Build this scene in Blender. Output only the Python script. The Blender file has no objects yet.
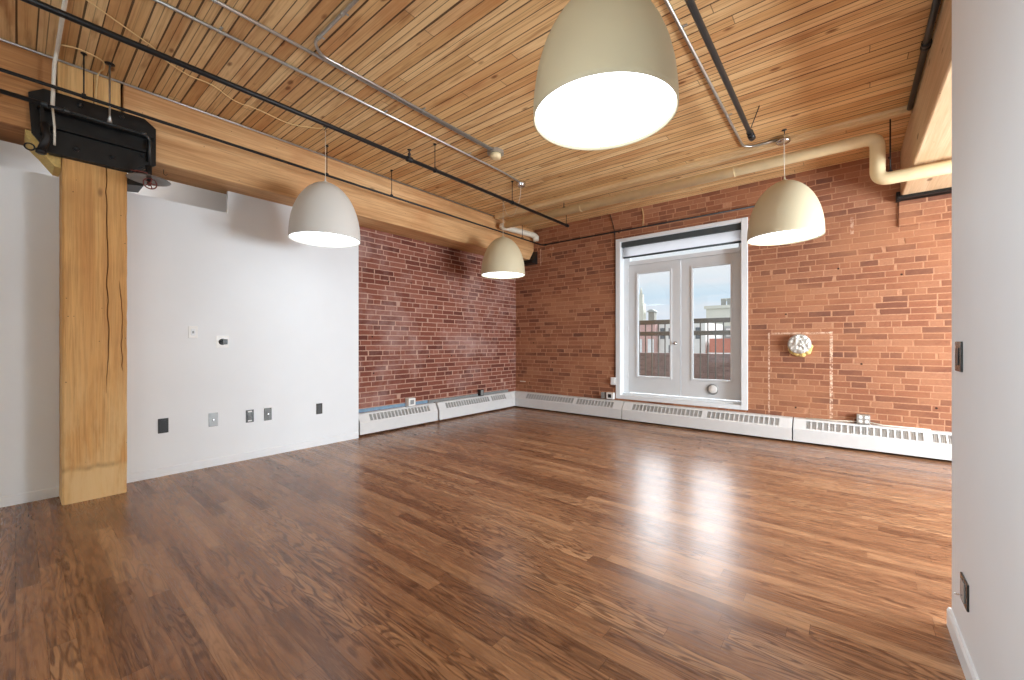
import bpy, bmesh, math, random
from mathutils import Vector, Matrix
random.seed(7)
S = bpy.context.scene
COL = S.collection
PI = math.pi

# ------------------------------------------------------------------ node helpers
class NT:
    def __init__(s, mat):
        mat.use_nodes = True
        s.t = mat.node_tree
        s.t.nodes.clear()
    def n(s, typ, inp=None, **props):
        nd = s.t.nodes.new(typ)
        for k, v in props.items():
            setattr(nd, k, v)
        for k, v in (inp or {}).items():
            s.set(nd.inputs[k], v)
        return nd
    def set(s, sock, v):
        if isinstance(v, bpy.types.NodeSocket):
            s.t.links.new(v, sock)
        else:
            sock.default_value = v
    def m(s, op, a, b=0.0, c=None, clamp=False):
        nd = s.n('ShaderNodeMath', operation=op, use_clamp=clamp)
        s.set(nd.inputs[0], a); s.set(nd.inputs[1], b)
        if c is not None: s.set(nd.inputs[2], c)
        return nd.outputs[0]
    def mix(s, f, a, b, mode='MIX'):
        nd = s.n('ShaderNodeMix', data_type='RGBA', blend_type=mode)
        s.set(nd.inputs[0], f); s.set(nd.inputs[6], a); s.set(nd.inputs[7], b)
        return nd.outputs[2]
    def ramp(s, f, stops, interp='LINEAR'):
        nd = s.n('ShaderNodeValToRGB')
        cr = nd.color_ramp; cr.interpolation = interp
        while len(cr.elements) < len(stops): cr.elements.new(0.5)
        for e, (p, c) in zip(cr.elements, stops):
            e.position = p; e.color = c if len(c) == 4 else (*c, 1)
        s.set(nd.inputs[0], f)
        return nd.outputs[0]
    def rng(s, v, a, b, c=0.0, d=1.0):
        nd = s.n('ShaderNodeMapRange', clamp=True)
        for i, x in enumerate((v, a, b, c, d)): s.set(nd.inputs[i], x)
        return nd.outputs[0]
    def pos(s):
        g = s.n('ShaderNodeNewGeometry')
        sp = s.n('ShaderNodeSeparateXYZ', {0: g.outputs['Position']})
        return sp.outputs[0], sp.outputs[1], sp.outputs[2]
    def vec(s, x, y, z=0.0):
        nd = s.n('ShaderNodeCombineXYZ')
        for i, v in enumerate((x, y, z)): s.set(nd.inputs[i], v)
        return nd.outputs[0]
    def noise(s, v, scale=1, detail=3, rough=0.55, dist=0.0):
        nd = s.n('ShaderNodeTexNoise', {'Vector': v, 'Scale': scale, 'Detail': detail, 'Roughness': rough, 'Distortion': dist})
        return nd.outputs[0]
    def white(s, v, dim='2D'):
        nd = s.n('ShaderNodeTexWhiteNoise', noise_dimensions=dim)
        s.set(nd.inputs['W' if dim == '1D' else 'Vector'], v)
        return nd.outputs[0]
    def out(s, col, rough=0.5, bump=None, bs=0.3, bd=0.01, metal=0.0, spec=0.5, coat=0.0, coat_r=0.1, ior=1.5):
        p = s.n('ShaderNodeBsdfPrincipled', {'Base Color': col, 'Roughness': rough, 'Metallic': metal,
                'Specular IOR Level': spec, 'Coat Weight': coat, 'Coat Roughness': coat_r, 'IOR': ior})
        if bump is not None:
            b = s.n('ShaderNodeBump', {'Height': bump, 'Strength': bs, 'Distance': bd})
            s.set(p.inputs['Normal'], b.outputs[0])
            if coat: s.set(p.inputs['Coat Normal'], b.outputs[0])
        o = s.n('ShaderNodeOutputMaterial', {0: p.outputs[0]})
        return p

def lin(r, g, b):
    f = lambda c: (c/255/12.92) if c/255 <= 0.04045 else ((c/255+0.055)/1.055)**2.4
    return (f(r), f(g), f(b), 1)

M = {}
def newmat(name):
    m = bpy.data.materials.new(name); M[name] = m
    return NT(m)

def plain(name, col, rough=0.5, metal=0.0, spec=0.5, var=0.06, nscale=30, bs=0.05):
    t = newmat(name)
    x, y, z = t.pos(); v = t.vec(x, y, z)
    nz = t.noise(v, nscale, 4)
    c = t.mix(t.rng(nz, 0.3, 0.7), tuple(a*(1-var) for a in col[:3])+(1,), tuple(min(1, a*(1+var)) for a in col[:3])+(1,))
    t.out(c, rough, nz, bs, 0.002, metal, spec)

plain('white_wall', (0.78, 0.81, 0.835, 1), 0.55, var=0.012, nscale=3, bs=0.02)
plain('white_trim', (0.77, 0.80, 0.82, 1), 0.38, var=0.015, nscale=8)
plain('door_paint', (0.66, 0.685, 0.70, 1), 0.35, var=0.015, nscale=8)
plain('heater_white', (0.68, 0.685, 0.68, 1), 0.4, var=0.02, nscale=12)
plain('fin_grey', (0.52, 0.52, 0.51, 1), 0.5, 0.2, nscale=60)
plain('black_iron', (0.012, 0.012, 0.013, 1), 0.42, 0.3, nscale=50, var=0.3)
plain('black_steel', (0.010, 0.0105, 0.011, 1), 0.38, 0.2, nscale=12, var=0.4)
plain('dark_pipe', (0.035, 0.04, 0.043, 1), 0.35, 0.5, nscale=20, var=0.2)
plain('galvanised', (0.50, 0.50, 0.48, 1), 0.35, 0.85, nscale=40, var=0.1)
plain('chrome', (0.7, 0.7, 0.7, 1), 0.15, 1.0, nscale=40, var=0.05)
plain('cream_pipe', lin(226, 206, 164), 0.5, nscale=9, var=0.06)
plain('white_pipe', lin(228, 222, 205), 0.5, nscale=9, var=0.06)
plain('cable_white', lin(225, 220, 205), 0.5)
plain('cable_cream', lin(225, 195, 140), 0.5)
plain('black_plastic', (0.012, 0.012, 0.013, 1), 0.35)
plain('bronze_plate', (0.05, 0.048, 0.045, 1), 0.25, 0.6)
plain('white_plastic', (0.82, 0.82, 0.80, 1), 0.35)
plain('grey_plate', (0.30, 0.31, 0.31, 1), 0.4, 0.3)
plain('shade_outer', lin(204, 194, 164), 0.6, var=0.01, nscale=4, bs=0.01)
plain('shade_wall_lit', lin(214, 213, 208), 0.6, var=0.01, nscale=4, bs=0.01)  # same lampshade whitened, the neutral light by the wall put into its colour
plain('shade_inner', (0.85, 0.85, 0.83, 1), 0.5, var=0.0)
plain('blind_grey', lin(62, 70, 72), 0.6)
t = newmat('blind_fabric')
dfu = t.n('ShaderNodeBsdfDiffuse', {0: (0.85, 0.85, 0.86, 1)}); trl = t.n('ShaderNodeBsdfTranslucent', {0: (0.85, 0.86, 0.88, 1)})
t.n('ShaderNodeOutputMaterial', {0: t.n('ShaderNodeMixShader', {0: 0.7, 1: dfu.outputs[0], 2: trl.outputs[0]}).outputs[0]})
plain('red_paint', lin(105, 42, 32), 0.45)
plain('dish_grey', lin(120, 115, 110), 0.4, 0.4)
plain('foam_yellow', lin(215, 185, 115), 0.9, nscale=60, var=0.15, bs=0.5)
plain('rail_olive', lin(92, 92, 84), 0.5)
plain('tape_blue', lin(118, 146, 168), 0.7, nscale=25, var=0.15)
plain('tape_grey', lin(128, 132, 132), 0.7, nscale=25, var=0.15)
plain('concrete', lin(150, 148, 143), 0.8, nscale=6, var=0.1)
plain('stone_beige', lin(205, 203, 190), 0.85, nscale=0.6, var=0.06)
plain('stone_dark', lin(150, 148, 140), 0.85, nscale=1, var=0.08)
plain('facade_pink', lin(200, 165, 158), 0.85, nscale=2, var=0.08)
plain('facade_red', lin(190, 120, 98), 0.85, nscale=2, var=0.08)
plain('facade_white', lin(226, 226, 222), 0.85, nscale=2, var=0.05)
plain('facade_grey', lin(165, 168, 165), 0.85, nscale=2, var=0.08)
plain('window_dark', lin(105, 112, 115), 0.2, nscale=3, var=0.15)
plain('window_light', lin(225, 228, 228), 0.3, nscale=3, var=0.1)

def mat_emit(name, col, st):
    t = newmat(name)
    e = t.n('ShaderNodeEmission', {0: col, 1: st})
    t.n('ShaderNodeOutputMaterial', {0: e.outputs[0]})
mat_emit('lamp_glow', (0.91, 0.965, 1.0, 1), 3.6)

def mat_glass():
    t = newmat('glass')
    tr = t.n('ShaderNodeBsdfTransparent', {0: (0.97, 0.985, 0.98, 1)})
    gl = t.n('ShaderNodeBsdfGlossy', {'Roughness': 0.02})
    fr = t.n('ShaderNodeFresnel', {0: 1.45})
    mx = t.n('ShaderNodeMixShader', {0: fr.outputs[0], 1: tr.outputs[0], 2: gl.outputs[0]})
    t.n('ShaderNodeOutputMaterial', {0: mx.outputs[0]})
mat_glass()

def mat_foil():
    t = newmat('foil')
    x, y, z = t.pos(); v = t.vec(x, y, z)
    vo = t.n('ShaderNodeTexVoronoi', {'Vector': v, 'Scale': 22.0}, feature='F1')
    nz = t.noise(v, 30, 4)
    h = t.m('ADD', vo.outputs[0], nz)
    t.out(t.mix(nz, (0.5, 0.49, 0.45, 1), (0.8, 0.79, 0.74, 1)), 0.45, h, 0.8, 0.03, 0.4)
mat_foil()

# ------------------------------------------------------------------ timber / floor / brick
def wood(name, axis, c0, c1, c2, seed, rough=0.6, stain=lin(120, 82, 50), stain_amt=0.35, bleach=None):
    t = newmat(name)
    x, y, z = t.pos()
    a = {'x': x, 'y': y, 'z': z}
    o = [k for k in 'xyz' if k != axis]
    L = t.m('ADD', a[axis], seed*3.7)
    v = t.vec(t.m('MULTIPLY', L, 0.55), t.m('MULTIPLY', a[o[0]], 9.0), t.m('MULTIPLY', a[o[1]], 9.0))
    n1 = t.noise(v, 1.0, 5, 0.6, 0.8)
    v2 = t.vec(t.m('MULTIPLY', L, 2.0), t.m('MULTIPLY', a[o[0]], 70.0), t.m('MULTIPLY', a[o[1]], 70.0))
    n2 = t.noise(v2, 1.0, 5, 0.65, 0.5)
    n3 = t.noise(t.vec(L, a[o[0]], a[o[1]]), 1.3, 4, 0.6)
    base = t.ramp(n1, [(0.28, c0), (0.5, c1), (0.74, c2)])
    base = t.mix(t.rng(n2, 0.42, 0.7, 0.0, 0.6), base, tuple(q*0.72 for q in c0[:3])+(1,))
    base = t.mix(t.rng(n3, 0.52, 0.72, 0.0, stain_amt), base, stain)
    vo = t.n('ShaderNodeTexVoronoi', {'Vector': t.vec(t.m('MULTIPLY', L, 1.6), t.m('MULTIPLY', a[o[0]], 4.0), t.m('MULTIPLY', a[o[1]], 4.0)), 'Scale': 1.0, 'Randomness': 1.0})
    kn = t.rng(vo.outputs[0], 0.06, 0.10, 0.75, 0.0)
    base = t.mix(kn, base, lin(95, 58, 32))
    if bleach:
        bn = t.noise(t.vec(t.m('MULTIPLY', x, 5.0), t.m('MULTIPLY', y, 14.0), t.m('MULTIPLY', z, 2.2)), 1.0, 5, 0.65)
        zz = t.m('ADD', z, t.m('MULTIPLY', t.m('SUBTRACT', t.noise(t.vec(x, y, 0.0), 9.0, 3), 0.5), 0.07))
        base = t.mix(t.m('MULTIPLY', t.rng(z, 1.5, 0.3), t.rng(bn, 0.42, 0.62, 0.0, 0.75)), base, bleach)
        base = t.mix(t.m('MULTIPLY', t.rng(zz, 0.27, 0.24), t.rng(bn, 0.3, 0.55, 0.2, 0.7)), base, bleach)
        base = t.mix(t.m('MULTIPLY', t.m('MULTIPLY', t.rng(zz, 0.29, 0.262), t.rng(zz, 0.23, 0.255)), t.rng(bn, 0.4, 0.6, 0.0, 0.5)), base, lin(130, 88, 48))
    # fine nail holes
    vo2 = t.n('ShaderNodeTexVoronoi', {'Vector': t.vec(x, y, z), 'Scale': 11.0})
    base = t.mix(t.rng(vo2.outputs[0], 0.035, 0.05, 0.8, 0.0), base, lin(60, 38, 22))
    t.out(base, rough, t.m('ADD', n2, t.m('MULTIPLY', kn, -0.5)), 0.25, 0.004, spec=0.35)

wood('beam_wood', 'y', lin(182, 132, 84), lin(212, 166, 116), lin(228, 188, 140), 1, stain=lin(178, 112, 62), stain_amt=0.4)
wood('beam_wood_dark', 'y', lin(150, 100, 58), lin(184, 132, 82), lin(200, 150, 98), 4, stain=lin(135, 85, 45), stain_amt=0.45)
wood('block_wood', 'z', lin(200, 152, 92), lin(220, 176, 116), lin(230, 190, 132), 2, stain_amt=0.1)
wood('post_wood', 'z', lin(196, 140, 80), lin(218, 168, 104), lin(226, 184, 122), 3, stain=lin(168, 124, 74), stain_amt=0.4, bleach=lin(228, 196, 142))
wood('pale_beam', 'y', lin(196, 166, 128), lin(210, 182, 146), lin(220, 196, 162), 5, stain=lin(200, 160, 115), stain_amt=0.35)
wood('batten_wood', 'x', lin(220, 184, 136), lin(234, 204, 158), lin(242, 218, 178), 6, stain_amt=0.2)

def mat_ceiling():
    t = newmat('plank_ceiling')
    x, y, z = t.pos()
    fy = t.m('DIVIDE', y, 0.094)
    i = t.m('FLOOR', fy); fr = t.m('FRACT', fy)
    half = t.m('FLOOR', t.m('MULTIPLY', fy, 2.0))
    r1 = t.white(i, '1D')
    rh = t.white(half, '1D')
    fx = t.m('DIVIDE', t.m('ADD', x, t.m('MULTIPLY', r1, 9.0)), 5.2)
    j = t.m('FLOOR', fx)
    r2 = t.white(t.vec(i, j), '2D')
    base = t.ramp(r2, [(0.0, lin(208, 166, 112)), (0.3, lin(226, 188, 134)), (0.6, lin(236, 204, 152)), (0.85, lin(224, 184, 128)), (1.0, lin(208, 162, 108))])
    off = t.m('MULTIPLY', r2, 31.0)
    g = t.noise(t.vec(t.m('ADD', t.m('MULTIPLY', x, 1.1), off), t.m('MULTIPLY', y, 60.0), 0.0), 1.0, 6, 0.62, 0.7)
    base = t.mix(t.rng(g, 0.48, 0.7, 0.0, 0.6), base, lin(166, 112, 66))
    base = t.mix(t.rng(g, 0.42, 0.22, 0.0, 0.3), base, lin(244, 218, 178))
    st = t.noise(t.vec(t.m('MULTIPLY', x, 0.9), t.m('MULTIPLY', y, 3.0), t.m('MULTIPLY', i, 0.35)), 1.0, 4, 0.6)
    base = t.mix(t.rng(st, 0.48, 0.7, 0.0, 0.7), base, lin(190, 130, 78))
    st2 = t.noise(t.vec(t.m('MULTIPLY', x, 1.6), t.m('MULTIPLY', y, 12.0), 5.0), 1.0, 3, 0.6)
    base = t.mix(t.rng(st2, 0.56, 0.7, 0.0, 0.65), base, lin(158, 106, 62))
    # knots
    vo = t.n('ShaderNodeTexVoronoi', {'Vector': t.vec(t.m('ADD', t.m('MULTIPLY', x, 2.2), off), t.m('MULTIPLY', y, 5.0), 0.0), 'Scale': 1.0})
    kn = t.rng(vo.outputs[0], 0.055, 0.11, 0.85, 0.0)
    base = t.mix(kn, base, lin(120, 70, 36))
    # grooves between boards, uneven from board to board and along the run
    wob = t.noise(t.vec(t.m('MULTIPLY', x, 0.8), t.m('MULTIPLY', i, 3.3), 0.0), 1.0, 2)
    w = t.m('MULTIPLY', t.rng(wob, 0.3, 0.7, 0.45, 1.0), t.rng(r1, 0.0, 1.0, 0.09, 0.19))
    gr = t.m('LESS_THAN', fr, w)
    fh = t.m('FRACT', t.m('MULTIPLY', fy, 2.0))
    gh = t.m('MULTIPLY', t.m('LESS_THAN', fh, 0.11), t.m('MULTIPLY', t.rng(rh, 0.2, 0.9), 0.7))
    gx = t.m('MULTIPLY', t.m('LESS_THAN', t.m('FRACT', fx), 0.0011), 0.6)
    groove = t.m('MAXIMUM', t.m('MAXIMUM', t.m('MULTIPLY', gr, 0.88), gh), gx)
    base = t.mix(groove, base, lin(58, 34, 18))
    h = t.m('SUBTRACT', t.m('MULTIPLY', g, 0.15), groove)
    t.out(base, 0.62, h, 0.5, 0.006, spec=0.3)
mat_ceiling()

def mat_floor():
    t = newmat('oak_floor')
    x, y, z = t.pos()
    fy = t.m('DIVIDE', y, 0.083)
    i = t.m('FLOOR', fy); fr = t.m('FRACT', fy)
    r1 = t.white(i, '1D')
    fx = t.m('DIVIDE', t.m('ADD', x, t.m('MULTIPLY', r1, 17.0)), 0.95)
    j = t.m('FLOOR', fx)
    r2 = t.white(t.vec(i, j), '2D')
    r3 = t.white(t.vec(t.m('ADD', i, 37.0), j), '2D')
    base = t.ramp(r2, [(0.0, lin(128, 90, 64)), (0.25, lin(154, 112, 82)), (0.6, lin(168, 125, 92)), (0.85, lin(176, 134, 100)), (1.0, lin(190, 148, 112))])
    off = t.m('MULTIPLY', r3, 53.0)
    # cathedral figure: wavy distorted bands along the board
    xv = t.m('ADD', t.m('MULTIPLY', x, 1.3), off)
    n0 = t.noise(t.vec(xv, t.m('MULTIPLY', y, 9.0), off), 1.0, 2, 0.5)
    bands = t.m('SINE', t.m('MULTIPLY', n0, 95.0))
    g = t.noise(t.vec(t.m('MULTIPLY', xv, 2.2), t.m('MULTIPLY', y, 48.0), off), 1.0, 6, 0.7, 0.6)
    base = t.mix(t.m('MULTIPLY', t.rng(bands, 0.0, 0.9, 0.0, 0.75), t.rng(r3, 0.2, 0.6, 0.3, 1.0)), base, lin(92, 60, 42))
    base = t.mix(t.rng(g, 0.48, 0.66, 0.0, 0.75), base, lin(96, 64, 45))
    base = t.mix(t.rng(g, 0.46, 0.3, 0.0, 0.5), base, lin(202, 156, 116))
    big = t.noise(t.vec(x, y, 0.0), 0.9, 3)
    base = t.mix(t.rng(big, 0.45, 0.7, 0.0, 0.2), base, lin(104, 72, 52))
    gy = t.m('LESS_THAN', fr, 0.022)
    gx = t.m('LESS_THAN', t.m('FRACT', fx), 0.0022)
    gap = t.m('MULTIPLY', t.m('MAXIMUM', gy, gx), 0.55)
    base = t.mix(gap, base, lin(52, 28, 16))
    wav = t.noise(t.vec(t.m('MULTIPLY', x, 2.0), t.m('MULTIPLY', y, 9.0), 0.0), 1.0, 2)
    h = t.m('ADD', t.m('MULTIPLY', g, 0.12), t.m('MULTIPLY', wav, 0.3))
    h = t.m('SUBTRACT', h, t.m('MULTIPLY', gap, 0.5))
    rough = t.m('ADD', 0.22, t.m('MULTIPLY', g, 0.10))
    t.out(base, rough, h, 0.05, 0.003, spec=0.36, ior=1.5)
mat_floor()

def mat_brick(name, axis, ramp, mortar, mortar_w, haze=None, marks=(), wash=None, mort=(0.55, 1.0), bw=0.235):
    t = newmat(name)
    x, y, z = t.pos()
    a = x if axis == 'x' else y
    wob = t.noise(t.vec(a, z, 3.0), 9.0, 3)
    wob2 = t.noise(t.vec(a, z, 9.0), 9.0, 3)
    u = t.m('ADD', a, t.m('MULTIPLY', t.m('SUBTRACT', wob, 0.5), 0.014))
    w = t.m('ADD', z, t.m('MULTIPLY', t.m('SUBTRACT', wob2, 0.5), 0.010))
    row = t.m('FLOOR', t.m('DIVIDE', w, 0.0715))
    u = t.m('ADD', u, t.m('MULTIPLY', t.white(row, '1D'), 0.075))
    jit = t.noise(t.vec(t.m('MULTIPLY', a, 2.6), t.m('MULTIPLY', row, 5.37), 0.0), 1.0, 1)
    u = t.m('ADD', u, t.m('MULTIPLY', t.m('SUBTRACT', jit, 0.5), 0.42))
    br = t.n('ShaderNodeTexBrick', {'Vector': t.vec(u, w, 0.0), 'Color1': (0, 0, 0, 1), 'Color2': (1, 1, 1, 1), 'Mortar': (0.5, 0.5, 0.5, 1),
             'Scale': 1.0, 'Mortar Size': mortar_w, 'Mortar Smooth': 0.25, 'Bias': 0.0, 'Brick Width': bw, 'Row Height': 0.0715},
             offset=0.5, offset_frequency=2, squash=0.55, squash_frequency=5)
    rnd = t.n('ShaderNodeSeparateColor', {0: br.outputs[0]}).outputs[0]
    base = t.ramp(rnd, ramp)
    fine = t.noise(t.vec(a, z, 1.0), 38.0, 5, 0.65)
    base = t.mix(t.rng(fine, 0.3, 0.75, 0.0, 0.35), base, tuple(c*0.55 for c in ramp[0][1][:3])+(1,))
    col = t.mix(t.m('MULTIPLY', br.outputs[1], t.rng(fine, 0.25, 0.6, mort[0], mort[1])), base, mortar)
    if wash:
        big = t.noise(t.vec(a, t.m('MULTIPLY', z, 1.6), 2.0), 1.1, 5, 0.65)
        col = t.mix(t.rng(big, 0.42, 0.68, 0.0, wash[1]), col, wash[0])
    if haze:
        hz = t.noise(t.vec(a, z, 7.0), 1.3, 5, 0.7)
        col = t.mix(t.rng(hz, 0.48, 0.75, 0.0, haze[1]), col, haze[0])
    # small drilled holes
    vo = t.n('ShaderNodeTexVoronoi', {'Vector': t.vec(a, z, 0.0), 'Scale': 1.15}, voronoi_dimensions='2D')
    col = t.mix(t.rng(vo.outputs[0], 0.011, 0.015, 0.9, 0.0), col, lin(35, 22, 18))
    pn = t.noise(t.vec(a, z, 4.0), 30.0, 4, 0.7)
    for (a0, a1, z0, z1, st) in marks:
        m1 = t.m('MULTIPLY', t.m('GREATER_THAN', a, a0), t.m('LESS_THAN', a, a1))
        m2 = t.m('MULTIPLY', t.m('GREATER_THAN', z, z0), t.m('LESS_THAN', z, z1))
        mm = t.m('MULTIPLY', t.m('MULTIPLY', m1, m2), t.rng(pn, 0.42, 0.58, 0.0, st))
        col = t.mix(mm, col, lin(235, 205, 180))
    h = t.m('ADD', t.m('MULTIPLY', br.outputs[1], -1.0), t.m('MULTIPLY', fine, 0.5))
    t.out(col, 0.85, h, 0.55, 0.008, spec=0.25)

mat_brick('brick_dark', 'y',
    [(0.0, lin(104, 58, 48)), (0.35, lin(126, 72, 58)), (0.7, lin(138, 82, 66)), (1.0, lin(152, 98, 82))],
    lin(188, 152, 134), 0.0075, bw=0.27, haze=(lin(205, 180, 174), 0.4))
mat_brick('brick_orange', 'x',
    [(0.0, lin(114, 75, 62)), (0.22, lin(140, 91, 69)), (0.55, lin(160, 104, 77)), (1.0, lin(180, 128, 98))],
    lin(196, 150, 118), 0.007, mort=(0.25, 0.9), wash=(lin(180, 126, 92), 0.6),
    marks=((-0.81, -0.79, 0.30, 1.38, 0.75), (-0.81, -0.15, 1.365, 1.385, 0.7), (-0.165, -0.135, 0.33, 1.39, 0.9),
           (-4.515, -4.49, 2.72, 3.06, 0.9), (-4.3, -4.2, 2.98, 3.03, 0.5), (0.03, 0.06, 2.55, 2.75, 0.5)))
mat_brick('brick_brown', 'x',
    [(0.0, lin(118, 98, 92)), (0.5, lin(134, 112, 104)), (1.0, lin(148, 122, 112))], lin(125, 108, 100), 0.008)

# ------------------------------------------------------------------ mesh builder
class MB:
    def __init__(s):
        s.bm = bmesh.new()
    def box(s, a, b, bev=0.0):
        x0, y0, z0 = a; x1, y1, z1 = b
        x0, x1 = min(x0, x1), max(x0, x1); y0, y1 = min(y0, y1), max(y0, y1); z0, z1 = min(z0, z1), max(z0, z1)
        v = [s.bm.verts.new(p) for p in ((x0,y0,z0),(x1,y0,z0),(x1,y1,z0),(x0,y1,z0),(x0,y0,z1),(x1,y0,z1),(x1,y1,z1),(x0,y1,z1))]
        fs = [s.bm.faces.new([v[i] for i in f]) for f in ((3,2,1,0),(4,5,6,7),(0,1,5,4),(1,2,6,5),(2,3,7,6),(3,0,4,7))]
        if bev:
            es = {e for f in fs for e in f.edges}
            bmesh.ops.bevel(s.bm, geom=list(es), offset=bev, segments=2, affect='EDGES', profile=0.5)
        return s
    def prism(s, pts, axis, a0, a1):
        """polygon pts (2d) extruded along axis; 2d = the other two axes in xyz order"""
        def mk(p, a):
            if axis == 'x': return (a, p[0], p[1])
            if axis == 'y': return (p[0], a, p[1])
            return (p[0], p[1], a)
        A = [s.bm.verts.new(mk(p, a0)) for p in pts]; B = [s.bm.verts.new(mk(p, a1)) for p in pts]
        n = len(pts)
        s.bm.faces.new(A); s.bm.faces.new(B[::-1])
        for i in range(n):
            s.bm.faces.new((A[i], B[i], B[(i+1) % n], A[(i+1) % n]))
        return s
    def tube(s, pts, r, seg=12, cap=True):
        pts = [Vector(p) for p in pts]
        rr = r if isinstance(r, (list, tuple)) else [r]*len(pts)
        rings = []
        up = None
        for i, p in enumerate(pts):
            if i == 0: d = pts[1]-p
            elif i == len(pts)-1: d = p-pts[i-1]
            else: d = (pts[i+1]-p).normalized()+(p-pts[i-1]).normalized()
            d.normalize()
            if up is None:
                up = Vector((0, 0, 1)) if abs(d.z) < 0.9 else Vector((1, 0, 0))
            sx = d.cross(up).normalized(); up = sx.cross(d).normalized()
            k = 1.0
            rings.append([s.bm.verts.new(p + (sx*math.cos(2*PI*q/seg)+up*math.sin(2*PI*q/seg))*rr[i]*k) for q in range(seg)])
        for A, B in zip(rings, rings[1:]):
            for q in range(seg):
                f = s.bm.faces.new((A[q], A[(q+1) % seg], B[(q+1) % seg], B[q])); f.smooth = True
        if cap:
            s.bm.faces.new(rings[0]); s.bm.faces.new(rings[-1][::-1])
        return s
    def lathe(s, prof, c, axis='z', seg=32, close=False):
        """prof: list of (radius, height)"""
        c = Vector(c); rings = []
        for r, h in prof:
            ring = []
            for q in range(seg):
                ca, sa = math.cos(2*PI*q/seg)*r, math.sin(2*PI*q/seg)*r
                p = {'z': (ca, sa, h), 'y': (ca, h, sa), 'x': (h, ca, sa)}[axis]
                ring.append(s.bm.verts.new(c+Vector(p)))
            rings.append(ring)
        for A, B in zip(rings, rings[1:]):
            for q in range(seg):
                f = s.bm.faces.new((A[q], A[(q+1) % seg], B[(q+1) % seg], B[q])); f.smooth = True
        if not close:
            s.bm.faces.new(rings[0]); s.bm.faces.new(rings[-1][::-1])
        else:
            for q in range(seg):
                f = s.bm.faces.new((rings[-1][q], rings[-1][(q+1) % seg], rings[0][(q+1) % seg], rings[0][q])); f.smooth = True
        return s
    def torus(s, c, axis, R, r, seg=24, sub=8):
        prof = [(R+r*math.cos(2*PI*k/sub), r*math.sin(2*PI*k/sub)) for k in range(sub)]
        return s.lathe(prof, c, axis, seg, close=True)
    def build(s, name, mat, parent=None, auto=False):
        if parent is not None:
            off = parent_world(parent)
            bmesh.ops.translate(s.bm, verts=s.bm.verts, vec=-off)
        bmesh.ops.recalc_face_normals(s.bm, faces=s.bm.faces)
        me = bpy.data.meshes.new(name); s.bm.to_mesh(me); s.bm.free()
        me.materials.append(M[mat])
        o = bpy.data.objects.new(name, me); COL.objects.link(o)
        if parent is not None: o.parent = parent
        return o

def parent_world(p):
    v = Vector((0, 0, 0))
    while p is not None:
        v += p.location; p = p.parent
    return v

def tag(o, label=None, cat=None, group=None, kind=None):
    if label: o['label'] = label
    if cat: o['category'] = cat
    if group: o['group'] = group
    if kind: o['kind'] = kind
    return o
def thing(name, loc, label, cat, group=None, kind=None):
    o = bpy.data.objects.new(name, None); COL.objects.link(o)
    o.location = loc; o.empty_display_size = 0.05
    return tag(o, label, cat, group, kind)
def struct(name, mb, mat, label=None, parent=None):
    o = mb.build(name, mat, parent)
    if parent is None:
        tag(o, label, None, None, 'structure')
    elif label: o['label'] = label
    return o
def sub_copy(o, parent):
    c = o.copy(); COL.objects.link(c); c.parent = parent
    for ch in list(o.children): sub_copy(ch, c)
    return c

def fillet(pts, r, n=6):
    pts = [Vector(p) for p in pts]; out = [pts[0]]
    for a, b, c in zip(pts, pts[1:], pts[2:]):
        d1 = (a-b).normalized(); d2 = (c-b).normalized()
        ang = d1.angle(d2)
        t = min(r/math.tan(ang/2), (a-b).length*0.49, (c-b).length*0.49)
        p1 = b+d1*t; p2 = b+d2*t
        for k in range(n+1):
            s = k/n
            out.append(p1*(1-s)**2 + b*2*s*(1-s) + p2*s*s)
    out.append(pts[-1])
    return out

# ------------------------------------------------------------------ room shell
ZC = 3.42          # ceiling
YB = 6.34          # back wall face
XL = -4.97         # white wall face
XB = -5.11         # left brick face
XR = 0.355         # near right wall face

struct('floor', MB().box((-6.4, -4.1, -0.12), (3.75, 6.7, 0.0)), 'oak_floor', 'dark stained oak strip floor with a satin sheen')
struct('ceiling', MB().box((-6.4, -4.1, ZC), (3.75, 6.7, ZC+0.15)), 'plank_ceiling', 'old yellow pine plank ceiling')
mb = MB().box((-5.0, -4.0, 0), (XL, 1.40, 2.60)).box((-5.0, 1.40, 0), (XL, 2.868, 2.83)).box((-5.11, 2.74, 0), (-5.0, 2.868, 2.83))
struct('wall_left', mb, 'white_wall', 'white partition wall with outlets')
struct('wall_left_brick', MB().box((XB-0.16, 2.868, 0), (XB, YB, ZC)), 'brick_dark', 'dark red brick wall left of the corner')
DX0, DX1, DZ0, DZ1 = -2.945, -1.065, 0.35, 2.945
mb = MB().box((XB-0.16, YB, 0), (DX0, YB+0.34, ZC)).box((DX1, YB, 0), (3.75, YB+0.34, ZC))
mb.box((DX0, YB, 0), (DX1, YB+0.34, DZ0)).box((DX0, YB, DZ1), (DX1, YB+0.34, ZC))
struct('wall_back', mb, 'brick_orange', 'orange brick wall around the french door')
struct('wall_right', MB().box((XR, -4.0, 0), (1.25, 2.61, ZC)), 'white_wall', 'white wall end close on the right')
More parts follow.
